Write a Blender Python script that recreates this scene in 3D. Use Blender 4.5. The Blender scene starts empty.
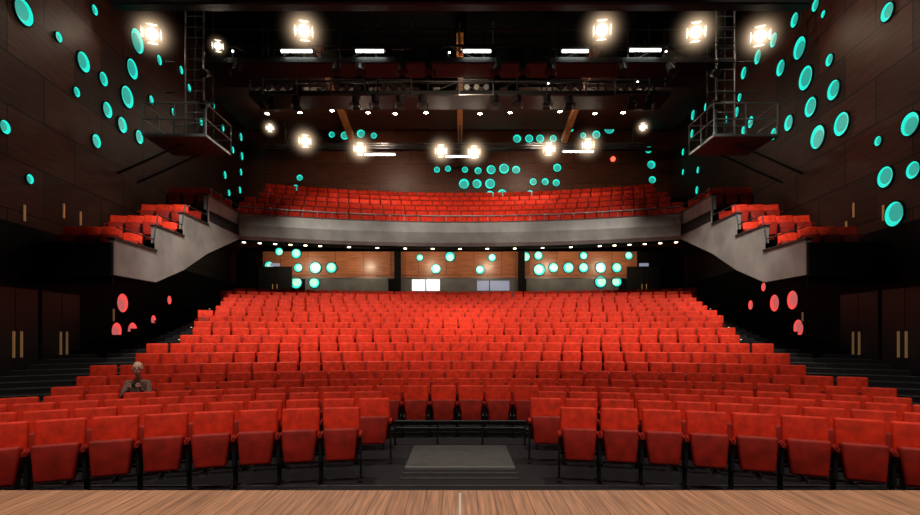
import bpy, bmesh, math, random
from mathutils import Vector, Matrix
random.seed(4)
scene=bpy.context.scene
try: scene.view_settings.view_transform='Standard'
except Exception: pass
CAMZ=1.95; F=500.0; YC=-3.7; R0=10.5; PITCH=.95
def wall_x(y): return 9.79+.09*y
# ---------------------------------------------------------------- materials
def mat(name,col,rough=.6,metal=0,emit=None,es=0,noise=None,bump=0,spec=.5,sheen=0):
    m=bpy.data.materials.new(name); m.use_nodes=True
    nt=m.node_tree; b=nt.nodes['Principled BSDF']
    b.inputs['Base Color'].default_value=(*col,1); b.inputs['Roughness'].default_value=rough
    b.inputs['Metallic'].default_value=metal
    b.inputs['Specular IOR Level'].default_value=spec
    if sheen: b.inputs['Sheen Weight'].default_value=sheen
    if emit:
        b.inputs['Emission Color'].default_value=(*emit,1); b.inputs['Emission Strength'].default_value=es
    if noise:
        tc=nt.nodes.new('ShaderNodeTexCoord'); n=nt.nodes.new('ShaderNodeTexNoise')
        n.inputs['Scale'].default_value=noise[0]; n.inputs['Detail'].default_value=4
        r=nt.nodes.new('ShaderNodeValToRGB')
        r.color_ramp.elements[0].position=.3; r.color_ramp.elements[1].position=.7
        k=noise[1]
        r.color_ramp.elements[0].color=(*[c*(1-k) for c in col],1); r.color_ramp.elements[1].color=(*[min(1,c*(1+k)) for c in col],1)
        nt.links.new(tc.outputs['Object'],n.inputs['Vector']); nt.links.new(n.outputs['Fac'],r.inputs['Fac']); nt.links.new(r.outputs['Color'],b.inputs['Base Color'])
        if bump:
            bp=nt.nodes.new('ShaderNodeBump'); bp.inputs['Strength'].default_value=bump; bp.inputs['Distance'].default_value=.01
            nt.links.new(n.outputs['Fac'],bp.inputs['Height']); nt.links.new(bp.outputs['Normal'],b.inputs['Normal'])
    return m
def wood(name,c1,c2,seam,axes,scale,bw,bh,rough=.4,grain=(1,14,14),mortar=.012,off=.5,spec=.5):
    """panelled timber: brick texture gives panels + seams, stretched noise gives grain"""
    m=bpy.data.materials.new(name); m.use_nodes=True
    nt=m.node_tree; b=nt.nodes['Principled BSDF']; N=nt.nodes.new; L=nt.links.new
    tc=N('ShaderNodeTexCoord'); sp=N('ShaderNodeSeparateXYZ'); cb=N('ShaderNodeCombineXYZ')
    L(tc.outputs['Object'],sp.inputs[0])
    L(sp.outputs[axes[0]],cb.inputs[0]); L(sp.outputs[axes[1]],cb.inputs[1])
    br=N('ShaderNodeTexBrick'); br.offset=off
    br.inputs['Scale'].default_value=scale; br.inputs['Brick Width'].default_value=bw; br.inputs['Row Height'].default_value=bh
    br.inputs['Mortar Size'].default_value=mortar; br.inputs['Mortar Smooth'].default_value=.1
    br.inputs['Color1'].default_value=(*c1,1); br.inputs['Color2'].default_value=(*c2,1); br.inputs['Mortar'].default_value=(*seam,1)
    L(cb.outputs[0],br.inputs['Vector'])
    mp=N('ShaderNodeMapping'); mp.inputs['Scale'].default_value=grain; L(cb.outputs[0],mp.inputs['Vector'])
    n=N('ShaderNodeTexNoise'); n.inputs['Scale'].default_value=1.3; n.inputs['Detail'].default_value=6; L(mp.outputs[0],n.inputs['Vector'])
    r=N('ShaderNodeValToRGB'); r.color_ramp.elements[0].position=.3; r.color_ramp.elements[1].position=.72
    r.color_ramp.elements[0].color=(.5,.5,.5,1); r.color_ramp.elements[1].color=(1.25,1.2,1.15,1)
    L(n.outputs['Fac'],r.inputs['Fac'])
    mx=N('ShaderNodeMix'); mx.data_type='RGBA'; mx.blend_type='MULTIPLY'; mx.inputs[0].default_value=1
    L(br.outputs['Color'],mx.inputs[6]); L(r.outputs['Color'],mx.inputs[7]); L(mx.outputs[2],b.inputs['Base Color'])
    b.inputs['Roughness'].default_value=rough; b.inputs['Specular IOR Level'].default_value=spec
    return m
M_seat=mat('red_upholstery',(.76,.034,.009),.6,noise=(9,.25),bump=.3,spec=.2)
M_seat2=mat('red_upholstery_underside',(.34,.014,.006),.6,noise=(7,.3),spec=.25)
M_blk=mat('black_metal',(.010,.010,.011),.45,spec=.35)
M_dk=mat('dark_steel',(.035,.037,.04),.4,metal=.5)
M_steel=mat('grey_steel',(.22,.23,.24),.35,metal=.8)
M_gray=mat('grey_parapet',(.26,.25,.24),.42,noise=(1.5,.25),spec=.5)
M_dado=mat('grey_dado',(.13,.13,.135),.5,noise=(2,.2))
M_carpet=mat('dark_carpet',(.022,.02,.022),.9,noise=(25,.4),spec=.1)
M_nose=mat('step_nosing',(.20,.19,.19),.6)
M_plat=mat('aisle_floor_panel',(.05,.048,.048),.6,noise=(6,.25))
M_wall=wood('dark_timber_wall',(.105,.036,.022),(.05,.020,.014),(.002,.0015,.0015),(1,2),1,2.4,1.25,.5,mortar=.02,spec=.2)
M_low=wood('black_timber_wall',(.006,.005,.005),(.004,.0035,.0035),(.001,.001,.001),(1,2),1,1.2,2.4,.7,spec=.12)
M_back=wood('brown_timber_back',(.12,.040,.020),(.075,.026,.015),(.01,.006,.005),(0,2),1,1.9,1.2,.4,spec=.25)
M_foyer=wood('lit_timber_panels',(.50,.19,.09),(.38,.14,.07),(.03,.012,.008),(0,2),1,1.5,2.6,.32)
M_canopy=wood('ceiling_timber',(.09,.032,.018),(.06,.023,.014),(.008,.005,.004),(0,1),1,2.6,1.3,.5,spec=.25)
M_rib=mat('rib_timber',(.45,.19,.06),.5,noise=(5,.3))
M_stage=wood('stage_boards',(.72,.38,.23),(.60,.31,.185),(.28,.13,.08),(1,0),1,2.2,.10,.4,grain=(2,40,1),mortar=.003)
M_black=mat('black_ceiling_paint',(.005,.005,.006),.9,spec=.08)
M_teal=mat('teal_glass_bright',(.02,.3,.26),.3,emit=(.015,.76,.60),es=1.0)
M_teal2=mat('teal_glass_deep',(.03,.12,.10),.3,emit=(.02,.38,.31),es=.9)
M_wteal=mat('white_teal_glass',(.3,.5,.5),.3,emit=(.48,.78,.62),es=1.0)
M_redg=mat('red_glass',(.4,.02,.03),.3,emit=(.95,.08,.07),es=1.0)
M_redg2=mat('deep_red_glass',(.4,.1,.1),.3,emit=(.62,.13,.13),es=.8)
M_lens=mat('lamp_lens',(1,1,1),.3,emit=(1,.84,.62),es=60)
M_lens2=mat('fluorescent_tube',(1,1,1),.3,emit=(.95,1,.88),es=10)
M_dot=mat('small_led',(1,1,1),.3,emit=(1,.75,.5),es=.9)
M_warm=mat('soffit_lens',(1,1,1),.3,emit=(1,.8,.5),es=7)
M_win=mat('lit_window',(.8,.8,.8),.3,emit=(.95,.97,1),es=1.0)
M_winb=mat('blue_window',(.3,.3,.4),.3,emit=(.35,.42,.6),es=.45)
M_brass=mat('brass',(.62,.38,.16),.35,metal=.7,emit=(.5,.28,.12),es=.16)  # faint emission adds a shine the metal itself lacks
M_skin=mat('skin',(.9,.52,.42),.5,noise=(12,.08))
M_hair=mat('fair_hair',(.75,.5,.3),.6,noise=(40,.4))
M_shirt=mat('brown_jacket',(.22,.11,.09),.8,noise=(14,.3))
M_trous=mat('dark_trousers',(.02,.022,.03),.85)
M_eye=mat('eye',(.03,.02,.02),.2)
M_lip=mat('lips',(.5,.16,.14),.5)
M_white=mat('white_tape',(.85,.82,.78),.6)
def bloom(name,strength):
    """lens glare imitated close around a lamp: emission volume that falls off with distance"""
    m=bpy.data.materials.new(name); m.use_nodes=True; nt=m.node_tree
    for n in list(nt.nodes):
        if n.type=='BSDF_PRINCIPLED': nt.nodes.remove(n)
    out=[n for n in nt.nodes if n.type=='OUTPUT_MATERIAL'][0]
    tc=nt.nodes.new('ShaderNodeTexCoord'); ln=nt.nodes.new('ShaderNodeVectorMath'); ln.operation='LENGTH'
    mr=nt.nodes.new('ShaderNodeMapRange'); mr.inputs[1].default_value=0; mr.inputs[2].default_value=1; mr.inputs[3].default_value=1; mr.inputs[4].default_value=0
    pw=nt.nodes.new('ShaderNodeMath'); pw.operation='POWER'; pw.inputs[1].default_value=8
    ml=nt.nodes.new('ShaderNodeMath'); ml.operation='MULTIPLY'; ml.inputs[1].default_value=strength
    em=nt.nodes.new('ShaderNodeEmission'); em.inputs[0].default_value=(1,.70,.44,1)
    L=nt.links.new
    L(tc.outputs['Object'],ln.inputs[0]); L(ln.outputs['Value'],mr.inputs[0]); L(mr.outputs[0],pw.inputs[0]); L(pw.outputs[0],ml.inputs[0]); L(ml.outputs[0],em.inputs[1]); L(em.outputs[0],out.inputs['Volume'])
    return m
M_bloom=bloom('lamp_bloom',10)
# ---------------------------------------------------------------- mesh builder
class MB:
    def __init__(s): s.v=[];s.f=[];s.m=[];s.mats=[];s.sm=[]
    def mi(s,m):
        if m not in s.mats: s.mats.append(m)
        return s.mats.index(m)
    def add(s,vs,fs,m,smooth=False,M=None):
        o=len(s.v); k=s.mi(m)
        s.v+= [tuple(M@Vector(v)) for v in vs] if M is not None else [tuple(v) for v in vs]
        for f in fs: s.f.append(tuple(i+o for i in f)); s.m.append(k); s.sm.append(smooth)
    def box(s,c,d,m,M=None):
        x,y,z=d[0]/2,d[1]/2,d[2]/2
        vs=[(c[0]+a*x,c[1]+b*y,c[2]+e*z) for a in(-1,1) for b in(-1,1) for e in(-1,1)]
        s.add(vs,[(0,1,3,2),(4,6,7,5),(0,4,5,1),(2,3,7,6),(0,2,6,4),(1,5,7,3)],m,M=M)
    def cyl(s,a,b,r,m,n=8,r2=None,caps=True,smooth=True):
        a=Vector(a);b=Vector(b);d=(b-a).normalized(); r2=r if r2 is None else r2
        u=d.orthogonal().normalized(); w=d.cross(u)
        vs=[]
        for p,q in((a,r),(b,r2)):
            for i in range(n):
                t=2*math.pi*i/n; vs.append(p+u*q*math.cos(t)+w*q*math.sin(t))
        s.add(vs,[(i,(i+1)%n,n+(i+1)%n,n+i) for i in range(n)],m,smooth)
        if caps: s.add(vs,[tuple(range(n))[::-1],tuple(range(n,2*n))],m)
    def ell(s,c,d,m,M=None,nu=14,nv=9):
        vs=[];fs=[]
        for j in range(nv+1):
            p=math.pi*j/nv
            for i in range(nu):
                t=2*math.pi*i/nu; vs.append((c[0]+d[0]*math.sin(p)*math.cos(t),c[1]+d[1]*math.sin(p)*math.sin(t),c[2]+d[2]*math.cos(p)))
        for j in range(nv):
            for i in range(nu): fs.append((j*nu+i,(j+1)*nu+i,(j+1)*nu+(i+1)%nu,j*nu+(i+1)%nu))
        s.add(vs,fs,m,True,M)
    def tmpl(s,t,M):
        o=len(s.v); s.v+=[tuple(M@Vector(v)) for v in t.v]
        mp=[s.mi(m) for m in t.mats]
        for f,k,q in zip(t.f,t.m,t.sm): s.f.append(tuple(i+o for i in f)); s.m.append(mp[k]); s.sm.append(q)
    def obj(s,name,parent=None,loc=None,rot=None):
        me=bpy.data.meshes.new(name); me.from_pydata(s.v,[],s.f); me.update()
        for m in s.mats: me.materials.append(m)
        me.polygons.foreach_set('material_index',s.m); me.polygons.foreach_set('use_smooth',s.sm)
        ob=bpy.data.objects.new(name,me); scene.collection.objects.link(ob)
        if parent: ob.parent=parent
        if loc: ob.location=loc
        if rot: ob.rotation_euler=rot
        return ob
def bev_box(c,d,w,seg,taper=1.0,tilt=0):
    bm=bmesh.new(); bmesh.ops.create_cube(bm,size=1)
    for v in bm.verts:
        k=taper if v.co.z<0 else 1
        v.co=Vector((v.co.x*d[0]*k,v.co.y*d[1],v.co.z*d[2]))
    bmesh.ops.bevel(bm,geom=bm.edges[:],offset=w,segments=seg,affect='EDGES',profile=.6)
    R=Matrix.Translation(c)@Matrix.Rotation(tilt,4,'X')
    vs=[R@v.co for v in bm.verts]; bm.verts.index_update()
    fs=[tuple(v.index for v in f.verts) for f in bm.faces]; bm.free(); return vs,fs
def seat_tmpl(down=False):
    t=MB()
    t.add(*bev_box((0,.10,.70),(.485,.09,.54),.03,2,.97,-.16),M_seat,True)      # back cushion
    t.add(*bev_box((0,.155,.62),(.45,.03,.5),.01,1,1,-.16),M_blk)                # back shell
    if down: t.add(*bev_box((0,-.14,.43),(.45,.46,.11),.035,2),M_seat,True)
    else:
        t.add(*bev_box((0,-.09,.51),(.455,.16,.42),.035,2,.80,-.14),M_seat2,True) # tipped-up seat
    for sx in(-1,1):
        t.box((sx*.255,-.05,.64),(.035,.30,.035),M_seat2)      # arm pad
        t.box((sx*.255,-.02,.46),(.022,.20,.34),M_blk)          # side panel
        t.box((sx*.255,.02,.16),(.03,.06,.32),M_blk)            # leg
        t.box((sx*.255,-.0,.012),(.06,.26,.024),M_blk)          # foot
    t.cyl((-.25,.03,.36),(.25,.03,.36),.018,M_blk,6)
    return t
SEAT=seat_tmpl(); SEATD=seat_tmpl(True)
def rise(k):
    if k<=3: return 0.0
    return {4:.06,5:.17,6:.33}.get(k,.33+.217*(k-6))
def halfw(k):
    pts=[(0,6.5),(2,7.0),(5,7.55),(8,7.75),(11,8.3),(19,10.6)]
    for (a,p),(b,q) in zip(pts,pts[1:]):
        if a<=k<=b: return p+(q-p)*(k-a)/(b-a)
    return 10.6
PERSON=None
def row(name,r,z,hw,gap=0,par=0,people=False):
    global PERSON
    mb=MB(); sp=.53; n=int(hw*1.4/sp)+2
    for i in range(-n,n+1):
        th=(i+par)*sp/r
        x=r*math.sin(th); y=YC+r*math.cos(th)
        if abs(x)>hw or abs(x)<gap: continue
        M=Matrix.Translation((x,y,z))@Matrix.Rotation(-th,4,'Z')
        t=SEAT
        if people and PERSON is None and x>-6.1:
            PERSON=(x,y,z,-th); t=SEATD
        mb.tmpl(t,M)
    return mb.obj(name)
for k in range(20):
    row('theatre_seat_row',R0+PITCH*k,rise(k),halfw(k),1.13 if k<3 else 0,(.0,.5,.2,.4,.35,.85,.1,.6)[k%8] if k>2 else (0,.5,0)[k],k==4)
# ---------------------------------------------------------------- raked floor
def theta_max(r):
    lo,hi=0,1.45
    for _ in range(40):
        t=(lo+hi)/2
        if r*math.sin(t)<wall_x(YC+r*math.cos(t))-.01: lo=t
        else: hi=t
    return lo
def arcpts(r,z,n=48,tm=None):
    tm=theta_max(r) if tm is None else tm
    return [(r*math.sin(tm*(2*i/n-1)),YC+r*math.cos(tm*(2*i/n-1)),z) for i in range(n+1)]
def strip(mb,a,b,m,smooth=False):
    n=len(a); mb.add(a+b,[(i,i+1,n+i+1,n+i) for i in range(n-1)],m,smooth)
mb=MB()
mb.add([(-12,2.9,0),(12,2.9,0),(12,20,0),(-12,20,0)],[(0,1,2,3)],M_carpet)
for k in range(4,20):
    ri=R0+PITCH*k-.5; z0=rise(k-1); z1=rise(k)
    ro=ri+PITCH if k<19 else 32
    strip(mb,arcpts(ri,z0),arcpts(ri,z1),M_carpet)
    strip(mb,arcpts(ri,z1),arcpts(ri+.05,z1),M_nose)
    strip(mb,arcpts(ri+.05,z1),arcpts(ro,z1),M_carpet)
    if k<19:  # intermediate half step on side stairs
        tm=theta_max(ri+.45); h=(rise(k+1)-rise(k))/2
        for sg in(-1,1):
            ta=math.asin(min(.95,(halfw(k)+.35)/(ri+.45)))
            a=[( sg*(ri+q)*math.sin(ta+(tm-ta)*i/6),YC+(ri+q)*math.cos(ta+(tm-ta)*i/6)) for q in(.45,.49,.95) for i in range(7)]
            A=[(p[0],p[1],z1) for p in a[:7]];B=[(p[0],p[1],z1+h) for p in a[:7]];C=[(p[0],p[1],z1+h) for p in a[7:14]];D=[(p[0],p[1],z1+h) for p in a[14:]]
            strip(mb,A,B,M_carpet);strip(mb,B,C,M_nose);strip(mb,C,D,M_carpet)
mb.obj('floor')
mb=MB()
mb.box((0,8.05,.012),(1.60,1.4,.024),M_plat); mb.box((0,7.28,.015),(1.6,.04,.034),M_nose)
for y,w_ in((6.12,13),(6.42,13),(6.75,1.6),(7.0,1.6)): mb.box((0,y,.01),(w_,.035,.02),M_plat)
mb.obj('centre_aisle_step')
mb=MB()
for z in(.42,.30): mb.cyl((-1.15,8.86,z),(1.15,8.86,z),.022,M_blk)
for x in(-1.15,-.4,.4,1.15): mb.cyl((x,8.86,0),(x,8.86,.42),.02,M_blk)
mb.obj('aisle_guard_rail')
mb=MB()
for k in range(5,20,2):
    r=R0+PITCH*k-.5; x=halfw(k)+.45; y=YC+math.sqrt(r*r-x*x)
    for sg in(-1,1):
        mb.box((sg*x,y-.02,rise(k)-.05),(.04,.03,.02),M_dot)
mb.obj('aisle_step_lights')
# ---------------------------------------------------------------- stage
mb=MB(); mb.box((0,0.03,.93),(26,6.06,.14),M_stage); mb.box((0,0,.43),(26,5.9,.86),M_blk)
mb.obj('stage_floor')
mb=MB(); mb.box((0,2.55,1.002),(.012,.9,.004),M_white); mb.obj('stage_centre_mark')
# ---------------------------------------------------------------- walls
def plane_wall(name,sg):
    mb=MB(); t=.3
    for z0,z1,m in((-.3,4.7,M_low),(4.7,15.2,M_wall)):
        a=wall_x(2.5)*sg;b=wall_x(29.3)*sg;o=sg*t
        vs=[(a,2.5,z0),(b,29.3,z0),(b,29.3,z1),(a,2.5,z1),(a+o,2.5,z0),(b+o,29.3,z0),(b+o,29.3,z1),(a+o,2.5,z1)]
        mb.add(vs,[(0,1,2,3),(4,7,6,5),(0,4,5,1),(3,2,6,7),(0,3,7,4),(1,5,6,2)],m)
    mb.obj(name)
plane_wall('wall_left',-1); plane_wall('wall_right',1)
mb=MB(); mb.box((0,29.45,11.0),(25.5,.3,8.4),M_back); mb.obj('wall_back_upper')
mb=MB(); mb.box((0,14,15.3),(26,31,.2),M_black); mb.obj('ceiling')
WB=27.2
mb=MB()
mb.box((0,WB+.15,4.95),(24.2,.3,3.1),M_low)
def bp(px): return (px-460)/F*WB
def bz(py): return CAMZ+(335-py)/F*WB
def bay(x0,x1,z0,z1,m,y=-.03,th=.1): mb.box(((x0+x1)/2,WB+y,(z0+z1)/2),(abs(x1-x0),th,z1-z0),m)
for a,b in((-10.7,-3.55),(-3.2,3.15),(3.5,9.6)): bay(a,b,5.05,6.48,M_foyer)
for a,b in((-10.7,-3.55),(-3.2,3.15),(3.5,9.6)): bay(a,b,5.0,5.07,M_steel,-.06)
for a,b in((-8.4,-3.9),(3.6,8.6)): bay(a,b,4.15,5.0,M_dado)
bay(-3.2,3.15,3.4,5.0,M_dado)
for x in(-3.37,3.32): bay(x-.17,x+.17,3.3,6.48,M_low,-.15,.3)
bay(-12.1,12.1,3.0,4.15,M_low,-.02)
mb.obj('wall_back_lower')
mb=MB(); mb.box((-1.85,WB-.1,4.65),(1.5,.06,.62),M_win); mb.box((-1.85,WB-.12,4.65),(.05,.06,.62),M_blk)
for q in(-.34,.34): mb.box((-1.85,WB-.12,4.65+q),(1.6,.08,.06),M_steel)
mb.obj('window_1')
mb=MB(); mb.box((1.8,WB-.1,4.62),(1.75,.06,.55),M_winb); mb.box((1.6,WB-.12,4.62),(.05,.06,.55),M_blk)
for q in(-.3,.3): mb.box((1.8,WB-.12,4.62+q),(1.85,.08,.06),M_steel)
mb.obj('window_2')
for i,x in enumerate((-10.0,9.95)):
    mb=MB()
    mb.box((x-.46,WB-.12,4.5),(.9,.08,2.3),M_blk); mb.box((x+.46,WB-.12,4.5),(.9,.08,2.3),M_blk)
    for q in(-.12,.12): mb.cyl((x+q,WB-.2,4.1),(x+q,WB-.2,4.7),.025,M_brass)
    mb.box((x,WB-.15,5.75),(.5,.05,.16),M_winb)
    mb.obj('door_%d'%(i+1))
n=3
for sg in(-1,1):
    for y in(12.15,13.75):
        z0=1.0; mb=MB(); xw=sg*(wall_x(y)-.05)
        A=math.atan(.09)*-sg
        M=Matrix.Translation((xw,y,0))@Matrix.Rotation(A,4,'Z')
        mb.box((0,-.37,z0+1.05),(.06,.72,2.1),M_blk,M); mb.box((0,.37,z0+1.05),(.06,.72,2.1),M_blk,M)
        mb.box((0,0,z0+2.15),(.09,1.55,.08),M_low,M)
        for q in(-.12,.12): mb.box((-sg*.08,q,z0+.72),(.035,.045,.64),M_brass,M)
        mb.obj('door_%d'%n); n+=1
mb=MB()
for sg,y,z in((-1,12.5,5.0),(-1,13.9,5.4),(-1,14.6,5.35),(1,12.9,5.1),(1,14.0,5.45),(1,14.3,5.0),(-1,16.2,2.6),(1,16.4,2.5)):
    mb.box((sg*(wall_x(y)-.03),y,z),(.03,.05,.4),M_brass)
mb.obj('brass_strips')
# ---------------------------------------------------------------- porthole lights
def porthole(mb,c,nrm,up,r,m1,m2,ph):
    nrm=Vector(nrm).normalized(); up=Vector(up); rt=up.cross(nrm).normalized(); c=Vector(c); n=22
    def ring(rad,h,off=(0,0)): return [c+nrm*h+rt*(off[0]+rad*math.cos(2*math.pi*i/n))+up*(off[1]+rad*math.sin(2*math.pi*i/n)) for i in range(n)]
    def conn(a,b,m): mb.add(a+b,[(i,(i+1)%n,n+(i+1)%n,n+i) for i in range(n)],m,False)
    o=(math.cos(ph)*r*.14,math.sin(ph)*r*.14)
    a=ring(r*1.14,.0);b=ring(r*1.12,.05);d=ring(r*1.0,.05);e=ring(r*.97,.012);g=ring(r*.76,.008,o)
    conn(a,b,M_low);conn(b,d,M_low);conn(d,e,m1);conn(e,g,m1); mb.add(g,[tuple(range(n))],m2)
RL=[(889,12,18),(817,5,12),(796,20,14),(801,48,22),(775,40,14),(807,78,24),(782,68,16),(759,57,14),(831,60,12),(835,90,20),(812,107,20),(819,137,24),(843,124,24),(790,123,16),(775,134,12),(752,122,12),(912,124,24),(880,141,10),(887,177,22),(896,214,26),(745,73,12),(741,97,9),(738,112,10),(727,120,8),(707,107,9),(694,115,10),(693,134,9),(745,130,10),(699,170,7),(698,190,8),(735,145,9),(715,135,7),(825,14,7),(915,170,18),(684,152,7),(684,172,6)]
LL=[(22,12,26),(57,37,10),(82,62,20),(136,41,24),(131,69,20),(126,97,22),(102,79,14),(106,110,16),(121,125,16),(138,137,14),(95,141,14),(3,127,14),(75,92,10),(93,10,10),(28,179,10),(224,175,8),(188,88,8),(172,112,8),(200,122,8),(232,150,7),(150,100,9),(158,60,10),(228,193,7),(212,105,8),(180,70,8),(240,137,8),(241,156,8),(240,172,7),(239,190,7),(222,128,7)]
BL=[(345,136,8),(361,134,8),(332,135,6),(374,136,6),(296,188,6),(300,178,6),(437,170,6),(448,169,6),(464,184,10),(465,170,6),(477,184,9),(478,171,7),(490,184,10),(491,170,9),(504,169,10),(516,170,8),(517,139,8),(529,139,8),(540,139,8),(553,139,7),(564,140,6),(533,182,7),(545,182,7),(556,183,7),(557,168,8),(530,194,7),(545,194,6),(502,194,9),(570,129,7),(596,135,8),(609,129,10),(583,136,6),(490,195,8),(651,165,8),(652,180,7),(648,150,7)]
UL=[(297,283,12),(315,283,11),(316,268,12),(332,268,11),(280,252,8),(297,254,10),(270,266,9),(299,268,9),(436,269,10),(450,257,10),(480,270,9),(492,258,8),(420,258,7),(525,257,10),(539,270,12),(538,256,9),(553,268,10),(568,268,11),(583,268,10),(600,268,11),(616,268,10),(600,282,12),(616,282,10),(628,256,8),(583,256,8)]
RR=[(776,303,18),(794,300,20),(800,328,18),(752,305,10),(765,287,9)]
LR=[(121,303,20),(131,331,18),(115,331,18),(168,300,9),(152,320,10)]
def side(name,l,sg,m1,m2):
    mb=MB()
    for p,q,s in l:      # image pixel coordinates projected onto the side wall
        d=9.79/(abs(p-460)/F-.09); c=(sg*(wall_x(d)-.005),d,CAMZ+(335-q)/F*d)
        porthole(mb,c,(-sg,.09,0),(0,0,1),s/1000*d*.92,m1,m2,random.choice((1.2,2.2,4.5)))
    mb.obj(name)
side('porthole_lights_right',RL,1,M_teal,M_teal2); side('porthole_lights_left',LL,-1,M_teal,M_teal2)
side('red_porthole_lights_right',RR,1,M_redg,M_redg2); side('red_porthole_lights_left',LR,-1,M_redg,M_redg2)
mb=MB()
for p,q,s in BL: porthole(mb,((p-460)/F*29.3,29.295,CAMZ+(335-q)/F*29.3),(0,-1,0),(0,0,1),s/1000*29,M_teal,M_teal2,random.random()*6)
mb.obj('porthole_lights_back')
mb=MB()
for p,q,s in UL: porthole(mb,(bp(p),WB-.085,bz(q)),(0,-1,0),(0,0,1),s/1000*25,M_teal,M_wteal,random.random()*6)
mb.obj('porthole_lights_under_balcony')
# ---------------------------------------------------------------- balcony
RB=25.7; tb=math.asin(9.0/RB)
def aset(r,z,n=40): return arcpts(r,z,n,tb)
mb=MB()
prof=[(RB+.10,5.86),(RB-.02,6.0),(RB-.08,6.45),(RB-.04,6.88),(RB-.10,6.92),(RB+.16,6.92),(RB+.16,5.9)]
for (r,z),(r2,z2) in zip(prof,prof[1:]): strip(mb,aset(r,z),aset(r2,z2),M_gray,False)
mb.obj('balcony_parapet')
mb=MB()
rl=aset(RB+.03,7.2,30)
for a,b in zip(rl,rl[1:]): mb.cyl(a,b,.022,M_steel,6)
for a in rl: mb.cyl((a[0],a[1],6.93),a,.015,M_steel,5)
mb.obj('balcony_handrail')
mb=MB()
arcx=arcpts
strip(mb,arcx(RB+.18,5.9),arcx(30.7,6.55),M_black)
r=RB+.18; z=6.4; strip(mb,arcx(r,5.9),arcx(r,z),M_carpet)
for j in range(6):
    r2=26.15+.95*j+.0 if j else RB+.18
    z1=6.4+.5*j
    if j: strip(mb,arcx(r2,z1-.5),arcx(r2,z1),M_carpet)
    nr=26.15+.95*(j+1) if j<5 else 32.9
    strip(mb,arcx(r2,z1),arcx(nr,z1),M_carpet)
mb.obj('balcony_tiers')
for j in range(6):
    row('balcony_seat_row',26.65+.95*j,6.4+.5*j,9.7+.05*j,0,(.1,.6,.3,.8,.45,.95)[j])
mb=MB()
for i in range(-16,17):
    rr=RB+.7
    th=i*.62/rr; c=(rr*math.sin(th),YC+rr*math.cos(th),5.94)
    if i%2==0 or abs(i)>9: mb.cyl(c,(c[0],c[1],5.87),.085,M_dk,10); mb.cyl((c[0],c[1],5.868),(c[0],c[1],5.84),.07,M_warm,10)
mb.obj('soffit_downlights')
# ---------------------------------------------------------------- side boxes
for sg,nm in((-1,'left'),(1,'right')):
    mb=MB()
    def XO(y): return sg*(8.92+.012*(y-12.9))
    segs=[(12.9,14.7,4.42,3.5,3.5),(14.7,16.2,5.15,3.5,4.05),(16.2,17.8,5.88,4.05,4.85),(17.8,20.5,6.92,4.85,5.9)]
    for y0,y1,zt_,zb0,zb1 in segs:
        xi0,xi1=XO(y0),XO(y1); o=sg*.14
        vs=[(xi0,y0,zb0),(xi1,y1,zb1),(xi1,y1,zt_),(xi0,y0,zt_),(xi0+o,y0,zb0),(xi1+o,y1,zb1),(xi1+o,y1,zt_),(xi0+o,y0,zt_)]
        mb.add(vs,[(0,1,2,3),(4,7,6,5),(0,4,5,1),(3,2,6,7),(0,3,7,4),(1,5,6,2)],M_gray)
        mb.box(((xi0+xi1)/2+o/2,(y0+y1)/2,zt_+.02),(.2,y1-y0+.04,.05),M_dk)
        fz=zt_-.5; w=wall_x(y0)-8.99
        mb.box((sg*(8.98+w/2),(y0+y1)/2,fz-.2),(w,y1-y0,.4),M_carpet)
        mb.box((sg*(8.98+w/2),y0+.02,fz-.35),(w,.04,.7),M_low)
    w=wall_x(12.9)-8.97
    mb.box((sg*(8.95+w/2),12.86,3.9),(w,.1,.85),M_low)
    vs=[(XO(12.9),12.9,3.5),(sg*wall_x(12.9),12.9,3.5),(sg*wall_x(14.7),14.7,3.5),(XO(14.7),14.7,3.5)]
    mb.add(vs,[(0,1,2,3)],M_black)
    vs=[(XO(14.7),14.7,3.5),(sg*wall_x(14.7),14.7,3.5),(sg*wall_x(20.5),20.5,5.9),(XO(20.5),20.5,5.9)]
    mb.add(vs,[(0,1,2,3)],M_black)
    pts=[(XO(y),y,z) for y,z in((12.95,4.75),(14.6,4.75),(14.8,5.5),(16.1,5.5),(16.3,6.2),(17.7,6.2),(17.9,7.2),(20.4,7.2))]
    for a,b in zip(pts,pts[1:]): mb.cyl(a,b,.018,M_dk,5)
    mb.obj('side_box_parapet')
    mb=MB()
    for (y0,y1,zt_,_,_) in segs:
        fz=zt_-.5; ys=[y0+.55,y0+1.4] if y1-y0>1.45 else [y0+.6]
        if y1-y0>2: ys=[y0+.55,y0+1.35,y0+2.15]
        for y in ys:
            for i in range(3):
                x=sg*(9.40+.52*i)
                if abs(x)+.3<wall_x(y): mb.tmpl(SEAT,Matrix.Translation((x,y,fz))@Matrix.Rotation(-sg*.25,4,'Z'))
    mb.obj('side_box_seats')
# ---------------------------------------------------------------- ceiling canopy + ribs
mb=MB(); mb.box((0,24.3,12.95),(22.6,4.4,.2),M_canopy); mb.box((0,22.0,13.1),(22.6,.2,.6),M_canopy)
mb.obj('timber_canopy')
mb=MB()
for x0,x1 in((-5.4,-5.9),(0,0),(5.2,5.7)):
    a=Vector((x0,18.6,13.0));b=Vector((x1,27.4,12.62)); d=(b-a)
    w=.13
    vs=[a+Vector((-w,0,-.2)),a+Vector((w,0,-.2)),a+Vector((w,0,.2)),a+Vector((-w,0,.2))]; vs+=[v+d for v in vs]
    mb.add(vs,[(0,1,2,3),(4,7,6,5),(0,4,5,1),(1,5,6,2),(2,6,7,3),(3,7,4,0)],M_rib)
mb.obj('timber_canopy_ribs')
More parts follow.
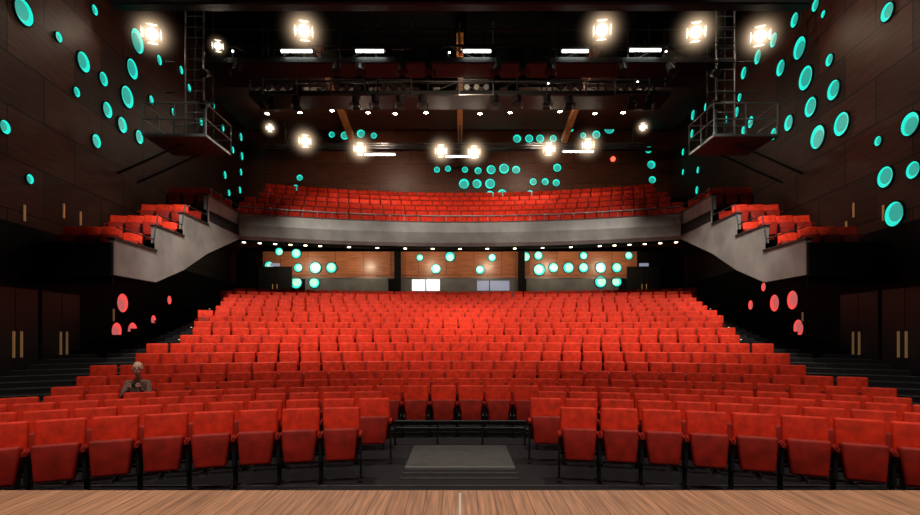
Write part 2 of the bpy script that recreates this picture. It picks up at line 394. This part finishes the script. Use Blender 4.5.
# ---------------------------------------------------------------- lighting bridges
def bridge(y,z,x0,x1,h=1.0,w=.9,step=1.2,mesh=M_dk):
    mb=MB()
    for yy in(y,y+w):
        for zz in(z,z+h*.5,z+h): mb.cyl((x0,yy,zz),(x1,yy,zz),.035,mesh,6)
        x=x0;i=0
        while x<=x1+.01:
            mb.cyl((x,yy,z),(x,yy,z+h),.028,mesh,5)
            if x+step<=x1+.01: mb.cyl((x,yy,z+(h*.5 if i%2 else 0)),(x+step,yy,z+(0 if i%2 else h*.5)),.02,mesh,5)
            x+=step;i+=1
    mb.box(((x0+x1)/2,y+w/2,z-.02),(x1-x0,w,.05),M_blk)
    if h>.6: mb.box(((x0+x1)/2,y-.05,z+.06),(x1-x0,.04,.16),M_dk)
    for x in(x0+1,(x0+x1)/2,x1-1):
        for yy in(y,y+w): mb.cyl((x,yy,z+h),(x,yy,15.15),.03,M_blk,5)
    x=x0+.8
    while x<x1-.6 and h>.6:
        if random.random()<.55: mb.box((x,y+w*.5,z+.3+.1*random.random()),(.45+.3*random.random(),min(.3,w),.5),random.choice((M_dk,M_blk,M_blk)))
        if w>.5 and random.random()<.22: mb.box((x+.45,y-.08,z+.25+.5*random.random()),(.05,.03,.04),M_lens2)   # indicator lamps
        x+=.9
    return mb.obj('lighting_bridge')
bridge(14.6,CAMZ+9.7,-10.2,10.2,.9,.3)
bridge(16.7,CAMZ+9.1,-8.8,9.2,1.1)
bridge(20.2,CAMZ+9.7,-8.5,8.5,1.1,1.2)
bridge(25.2,CAMZ+9.4,-9.8,9.8,.25,.25)
for x in(-4.1,-2.4,.6,4.0,-6.6,6.3):
    mb=MB(); y=18.3; z0=10.75; W=.62
    for sx in(-W,W): mb.cyl((x+sx,y,z0),(x+sx,y,13.4),.03,M_steel,5)
    for zz in(z0,z0+.55,z0+1.1,z0+1.65): mb.cyl((x-W,y,zz),(x+W,y,zz),.022,M_steel,5)
    for sx in(-.35,0,.35):
        for zz in(z0+.2,z0+.78):
            mb.cyl((x+sx,y+.1,zz+.12),(x+sx,y-.2,zz-.02),.10,M_dk,10,r2=.12)
            mb.cyl((x+sx,y-.201,zz-.02),(x+sx,y-.21,zz-.024),.09,M_steel,10)
    for sx in(-W,W): mb.cyl((x+sx,y,13.4),(x+sx,y,15.15),.012,M_blk,4)
    mb.obj('equipment_rack')
def lamp(loc,aim,r=.14,lit=True,L=.38,lens=None,name='stage_spotlight',drop=.45,vis=1.0,glow=0):
    mb=MB(); z=Vector(aim).normalized()
    q=z.to_track_quat('Z','Y').to_matrix().to_4x4(); M=Matrix.Translation(loc)@q
    def P(x,y,zz): return M@Vector((x,y,zz))
    mb.cyl(P(0,0,-L),P(0,0,0),r*.8,M_dk,12,r2=r)
    mb.cyl(P(0,0,-L-.1),P(0,0,-L),r*.5,M_dk,10,r2=r*.8)
    mb.cyl(P(0,0,.002),P(0,0,.01),r*.86*vis,(lens or M_lens) if lit else M_blk,14)
    for a in range(4):   # barn doors
        t=a*math.pi/2; ca,sa=math.cos(t),math.sin(t); e=r*1.05
        pts=[(ca*e-sa*r*.8,sa*e+ca*r*.8,0),(ca*e+sa*r*.8,sa*e-ca*r*.8,0),(ca*e*1.4+sa*r,sa*e*1.4-ca*r,r*.7),(ca*e*1.4-sa*r,sa*e*1.4+ca*r,r*.7)]
        mb.add([P(*p) for p in pts],[(0,1,2,3)],M_blk)
    top=Vector(loc)+Vector((0,.1,drop)); 
    for s in(-1,1): mb.cyl(P(s*r*1.05,0,-L*.45),(loc[0]+s*r*1.05,loc[1]+.1,loc[2]+drop*.75),.015,M_blk,5)
    mb.cyl((loc[0]-r*1.1,loc[1]+.1,loc[2]+drop*.75),(loc[0]+r*1.1,loc[1]+.1,loc[2]+drop*.75),.015,M_blk,5)
    mb.cyl((loc[0],loc[1]+.1,loc[2]+drop*.75),top,.02,M_blk,5)
    ob=mb.obj(name)
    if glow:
        g=MB(); g.ell((0,0,0),(1,1,1),M_bloom,None,20,12); go=g.obj('lamp_bloom',ob); go.location=P(0,0,.05); go.scale=(glow,)*3  # glowing volume that imitates glare around the lens
    return ob
def at(p,q,d): return ((p-460)/F*d,d,CAMZ+(335-q)/F*d)
for p,q,d in((152,34,16.2),(304,31,16.3),(602,30,16.3),(696,32,16.3),(760,36,16.2),(218,46,16.3)):
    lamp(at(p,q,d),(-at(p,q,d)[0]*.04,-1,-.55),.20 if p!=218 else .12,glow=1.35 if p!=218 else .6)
for p,q,d in((305,141,24.8),(360,149,24.8),(441,151,24.8),(474,152,24.8),(549,149,24.8),(588,145,24.8),(643,127,24.8),(270,128,24.8)):
    big=p in(305,360,441,474,549,588)
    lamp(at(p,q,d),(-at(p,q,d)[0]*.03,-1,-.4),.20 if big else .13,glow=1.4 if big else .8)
M_lensred=mat('red_lens',(1,.1,.05),.3,emit=(1,.08,.04),es=3)
lamp(at(613,159,24.8),(0,-1,-.5),.14,lens=M_lensred)
for x in(-7.6,-6.6,-4.2,-3.4,-2.4,-1.5,1.4,2.3,3.5,4.4,6.9,7.6):
    lamp((x,20.1,CAMZ+9.3),(0,-.3,-1),.15,False)
for x in(-7.4,-4.1,-3.3,-1.9,-1.0,1.2,2.1,3.0,5.4,7.0):
    lamp((x,16.5,CAMZ+8.7),(.2*random.uniform(-1,1),-.6,-1),.13,False)
mb=MB()
for p,q in((267,113),(300,112),(332,110),(368,112),(395,113),(426,112),(480,113),(510,112),(560,111),(595,113),(623,112)):
    d=10.88*F/(335-q); x=(p-460)/F*d
    mb.cyl((x,d,12.86),(x,d,12.80),.13,M_dk,12); mb.cyl((x,d,12.798),(x,d,12.79),.09,M_lens,12)
mb.obj('canopy_downlights')
for p,q,d,w in((297,52,16.5,1.0),(370,52,16.5,.9),(477,52,16.5,.9),(575,52,16.5,.85),(645,51,16.5,1.0),(380,155,25.1,1.5),(462,157,25.1,1.6),(578,152,25.1,1.5)):
    c=at(p,q,d); mb=MB()
    mb.box((c[0],c[1],c[2]+.07),(w+.1,.22,.08),M_steel); mb.cyl((c[0]-w/2,c[1]-.04,c[2]),(c[0]+w/2,c[1]-.04,c[2]),.04,M_lens2,8)
    for s in(-1,1): mb.cyl((c[0]+s*w*.4,c[1],c[2]+.1),(c[0]+s*w*.4,c[1],c[2]+.5),.012,M_blk,5)
    mb.obj('fluorescent_work_light')
# ---------------------------------------------------------------- side lighting towers with platforms
for sg in(-1,1):
    mb=MB(); x=sg*8.7; y=16.4; zb=CAMZ+6.3
    for dx in(-.3,.3):
        for dy in(0,.6): mb.cyl((x+dx,y+dy,zb),(x+dx,y+dy,15.15),.035,M_steel if dy==0 else M_dk,6)
    z=zb+.3
    while z<14.8: mb.cyl((x-.3,y,z),(x+.3,y,z),.02,M_steel,5); z+=.35
    mb.box((x+sg*.3,y+.2,zb),(2.0,1.7,.08),M_steel)
    for dz in(.5,1.0):
        for a,b in(((-1,-.65),(1,-.65)),((-1,-.65),(-1,1.05)),((1,-.65),(1,1.05)),((-1,1.05),(1,1.05))):
            mb.cyl((x+sg*.3+a[0],y+a[1],zb+dz),(x+sg*.3+b[0],y+b[1],zb+dz),.022,M_steel,6)
    for a in((-1,-.65),(0,-.65),(1,-.65),(-1,1.05),(1,1.05),(-1,.2)): mb.cyl((x+sg*.3+a[0],y+a[1],zb),(x+sg*.3+a[0],y+a[1],zb+1),.022,M_steel,6)
    mb.cyl((x+sg*.3,y,zb),(sg*(wall_x(y)-.03),y,zb-1),.04,M_dk,6); mb.cyl((x+sg*.3,y+1,zb),(sg*(wall_x(y)-.03),y+1,zb-1),.04,M_dk,6)
    for zz in(zb+1.6,zb+2.6): 
        mb.cyl((x-.6,y-.1,zz),(x+.9*sg,y-.1,zz),.025,M_dk,6); mb.cyl((x-sg*.45,y-.15,zz-.4),(x-sg*.5,y-.45,zz-.55),.13,M_blk,10)
    mb.obj('lighting_tower')
# ---------------------------------------------------------------- person
px_,py_,pz_,pr=PERSON
E=bpy.data.objects.new('seated_man',None); scene.collection.objects.link(E); E.location=(px_,py_,pz_); E.rotation_euler=(0,0,pr)
def skin(name,pts,edges,m,root=0,sub=2,par=E):
    me=bpy.data.meshes.new(name); me.from_pydata([p[:3] for p in pts],edges,[]); me.update(); me.materials.append(m)
    ob=bpy.data.objects.new(name,me); scene.collection.objects.link(ob); ob.parent=par
    md=ob.modifiers.new('skin','SKIN'); md.use_smooth_shade=True
    for i,p in enumerate(pts):
        sv=me.skin_vertices[0].data[i]; sv.radius=(p[3],p[4] if len(p)>4 else p[3]); sv.use_root=(i==root)
    s=ob.modifiers.new('sub','SUBSURF'); s.levels=sub; s.render_levels=sub
    return ob
body=[(0,.0,.55,.15,.13),(0,.03,.75,.14,.11),(0,.02,.93,.15,.10),(0,0,1.04,.08,.07),(0,-.01,1.10,.055,.055),
 (-.17,0,1.0,.06),(-.21,-.2,.76,.048),(-.085,-.36,.92,.034),(.17,0,1.0,.06),(.21,-.2,.76,.048),(.085,-.36,.92,.034)]
skin('jacket',body,[(0,1),(1,2),(2,3),(3,4),(2,5),(5,6),(6,7),(2,8),(8,9),(9,10)],M_shirt)
legs=[(0,.02,.55,.14,.11),(-.11,-.08,.54,.09),(-.13,-.42,.53,.065),(-.13,-.44,.12,.045),(.11,-.08,.54,.09),(.13,-.42,.53,.065),(.13,-.44,.12,.045)]
skin('trousers',legs,[(0,1),(1,2),(2,3),(0,4),(4,5),(5,6)],M_trous)
HD=Vector((0,-.03,-.075))
def off(l): return [(p[0],p[1]+HD.y,p[2]+HD.z,*p[3:]) for p in l]
for s in(-1,1):
    skin('shoe',[(s*.13,-.42,.06,.045),(s*.13,-.5,.05,.045),(s*.14,-.62,.04,.035)],[(0,1),(1,2)],M_blk)
    skin('palm',off([(s*.085,-.33,1.0,.026),(s*.083,-.36,1.03,.036,.018),(s*.08,-.38,1.07,.034,.016)]),[(0,1),(1,2)],M_skin)
    for i,l in enumerate((.9,1.0,.95,.75)):
        z=1.035+.019*i
        skin('finger_%d'%(i+1),off([(s*.083,-.38,z,.009),(s*.075,-.42,z+.01,.009),(s*(.075-.03*l),-.445,z+.012,.008),(s*(.075-.05*l),-.442,z+.01,.007)]),[(0,1),(1,2),(2,3)],M_skin,sub=1)
    skin('thumb',off([(s*.083,-.355,1.03,.011),(s*.055,-.35,1.04,.010),(s*.03,-.355,1.055,.008)]),[(0,1),(1,2)],M_skin,sub=1)
mb=MB(); mb.add(*bev_box((0,-.43,.995),(.12,.055,.07),.008,2),M_blk); mb.cyl((0,-.46,.995),(0,-.50,.995),.026,M_dk,14); mb.obj('handheld_camera',E)
skin('neck',[(0,-.01,1.08,.055),(0,-.025,1.19,.05)],[(0,1)],M_skin)
mb=MB(); H=Matrix.Translation((0,-.04,1.26))@Matrix.Rotation(-.08,4,'X')
mb.ell((0,0,.02),(.076,.095,.105),M_skin,H,20,14); mb.ell((0,-.03,-.05),(.055,.062,.065),M_skin,H,16,10)
mb.ell((0,-.098,-.008),(.013,.02,.024),M_skin,H,10,7)
for s in(-1,1):
    mb.ell((s*.03,-.083,.018),(.012,.008,.007),M_eye,H,10,7); mb.ell((s*.078,.005,.0),(.01,.018,.03),M_skin,H,10,7)
    mb.ell((s*.03,-.088,.038),(.018,.006,.005),M_hair,H,8,5)
mb.ell((0,-.086,-.048),(.022,.008,.007),M_lip,H,10,6)
mb.ell((0,.028,.045),(.082,.088,.093),M_hair,H,18,12)
mb.obj('head',E)
# ---------------------------------------------------------------- lights
def spot(loc,tgt,W,ang=60,col=(1,.9,.78),rad=.15,blend=.6,name='added_spot'):  # by default an added light for seats without a fixture
    l=bpy.data.lights.new(name,'SPOT'); l.energy=W; l.spot_size=math.radians(ang); l.spot_blend=blend; l.color=col; l.shadow_soft_size=rad
    o=bpy.data.objects.new(name,l); scene.collection.objects.link(o); o.location=loc
    o.rotation_euler=(Vector(tgt)-Vector(loc)).to_track_quat('-Z','Y').to_euler(); return o
for x,W in((-5.8,5200),(0,1700),(5.8,5200)):
    spot((x,12.2,12.6),(x*.88,17.6,1.4),W,68,(1,.93,.80),rad=.08)
for x in(-4.5,4.5): spot((x,7.5,12.0),(x*1.1,9.9,.5),2000,72,(1,.93,.80),rad=.06)
for x in(-5,0,5): spot((x,11.5,9.6),(x*.88,24,7.0),1800,38)
for x in(-7,7): spot((x*.6,8,11.0),(x*1.40,16.5,4.7),2100,26)
for x in(-6,-2,2,6): spot((x,.9,9),(x,2.7,1),800,80,(1,.88,.76))
for sg in(-1,1):
    spot((sg*6.2,10.0,14.0),(sg*11,13.6,11.3),760 if sg>0 else 230,80,(1,.82,.68))  # added wash on the upper side walls
    spot((sg*5.5,21.5,14.2),(sg*11.5,22,9),70,110,(1,.8,.7))
for x in(-8.5,-5.2,-1.6,1.6,5,8):
    spot((x,25.2,5.9),(x,27.2,5.6),110,150,(1,.78,.52),.08,name='soffit_lamp')
spot((-4,24.5,12),(-5,29,9),430,120,(1,.75,.55)); spot((4,24.5,12),(5,29,9),430,120,(1,.75,.55))  # added to lift the dim upper back wall
spot((0,17.6,9.5),(0,24,12.9),700,130,(1,.72,.5))  # added to brighten the canopy underside
w=bpy.data.worlds.new('World'); scene.world=w; w.use_nodes=True
w.node_tree.nodes['Background'].inputs[0].default_value=(.7,.7,.7,1); w.node_tree.nodes['Background'].inputs[1].default_value=.005
# ---------------------------------------------------------------- camera
cd=bpy.data.cameras.new('Camera'); cd.sensor_width=36; cd.lens=36*F/920; cd.shift_y=(335-257.5)/920; cd.clip_end=200
co=bpy.data.objects.new('Camera',cd); scene.collection.objects.link(co); co.location=(0,0,CAMZ); co.rotation_euler=(math.pi/2,0,0)
scene.camera=co
print(len(bpy.data.objects),PERSON)
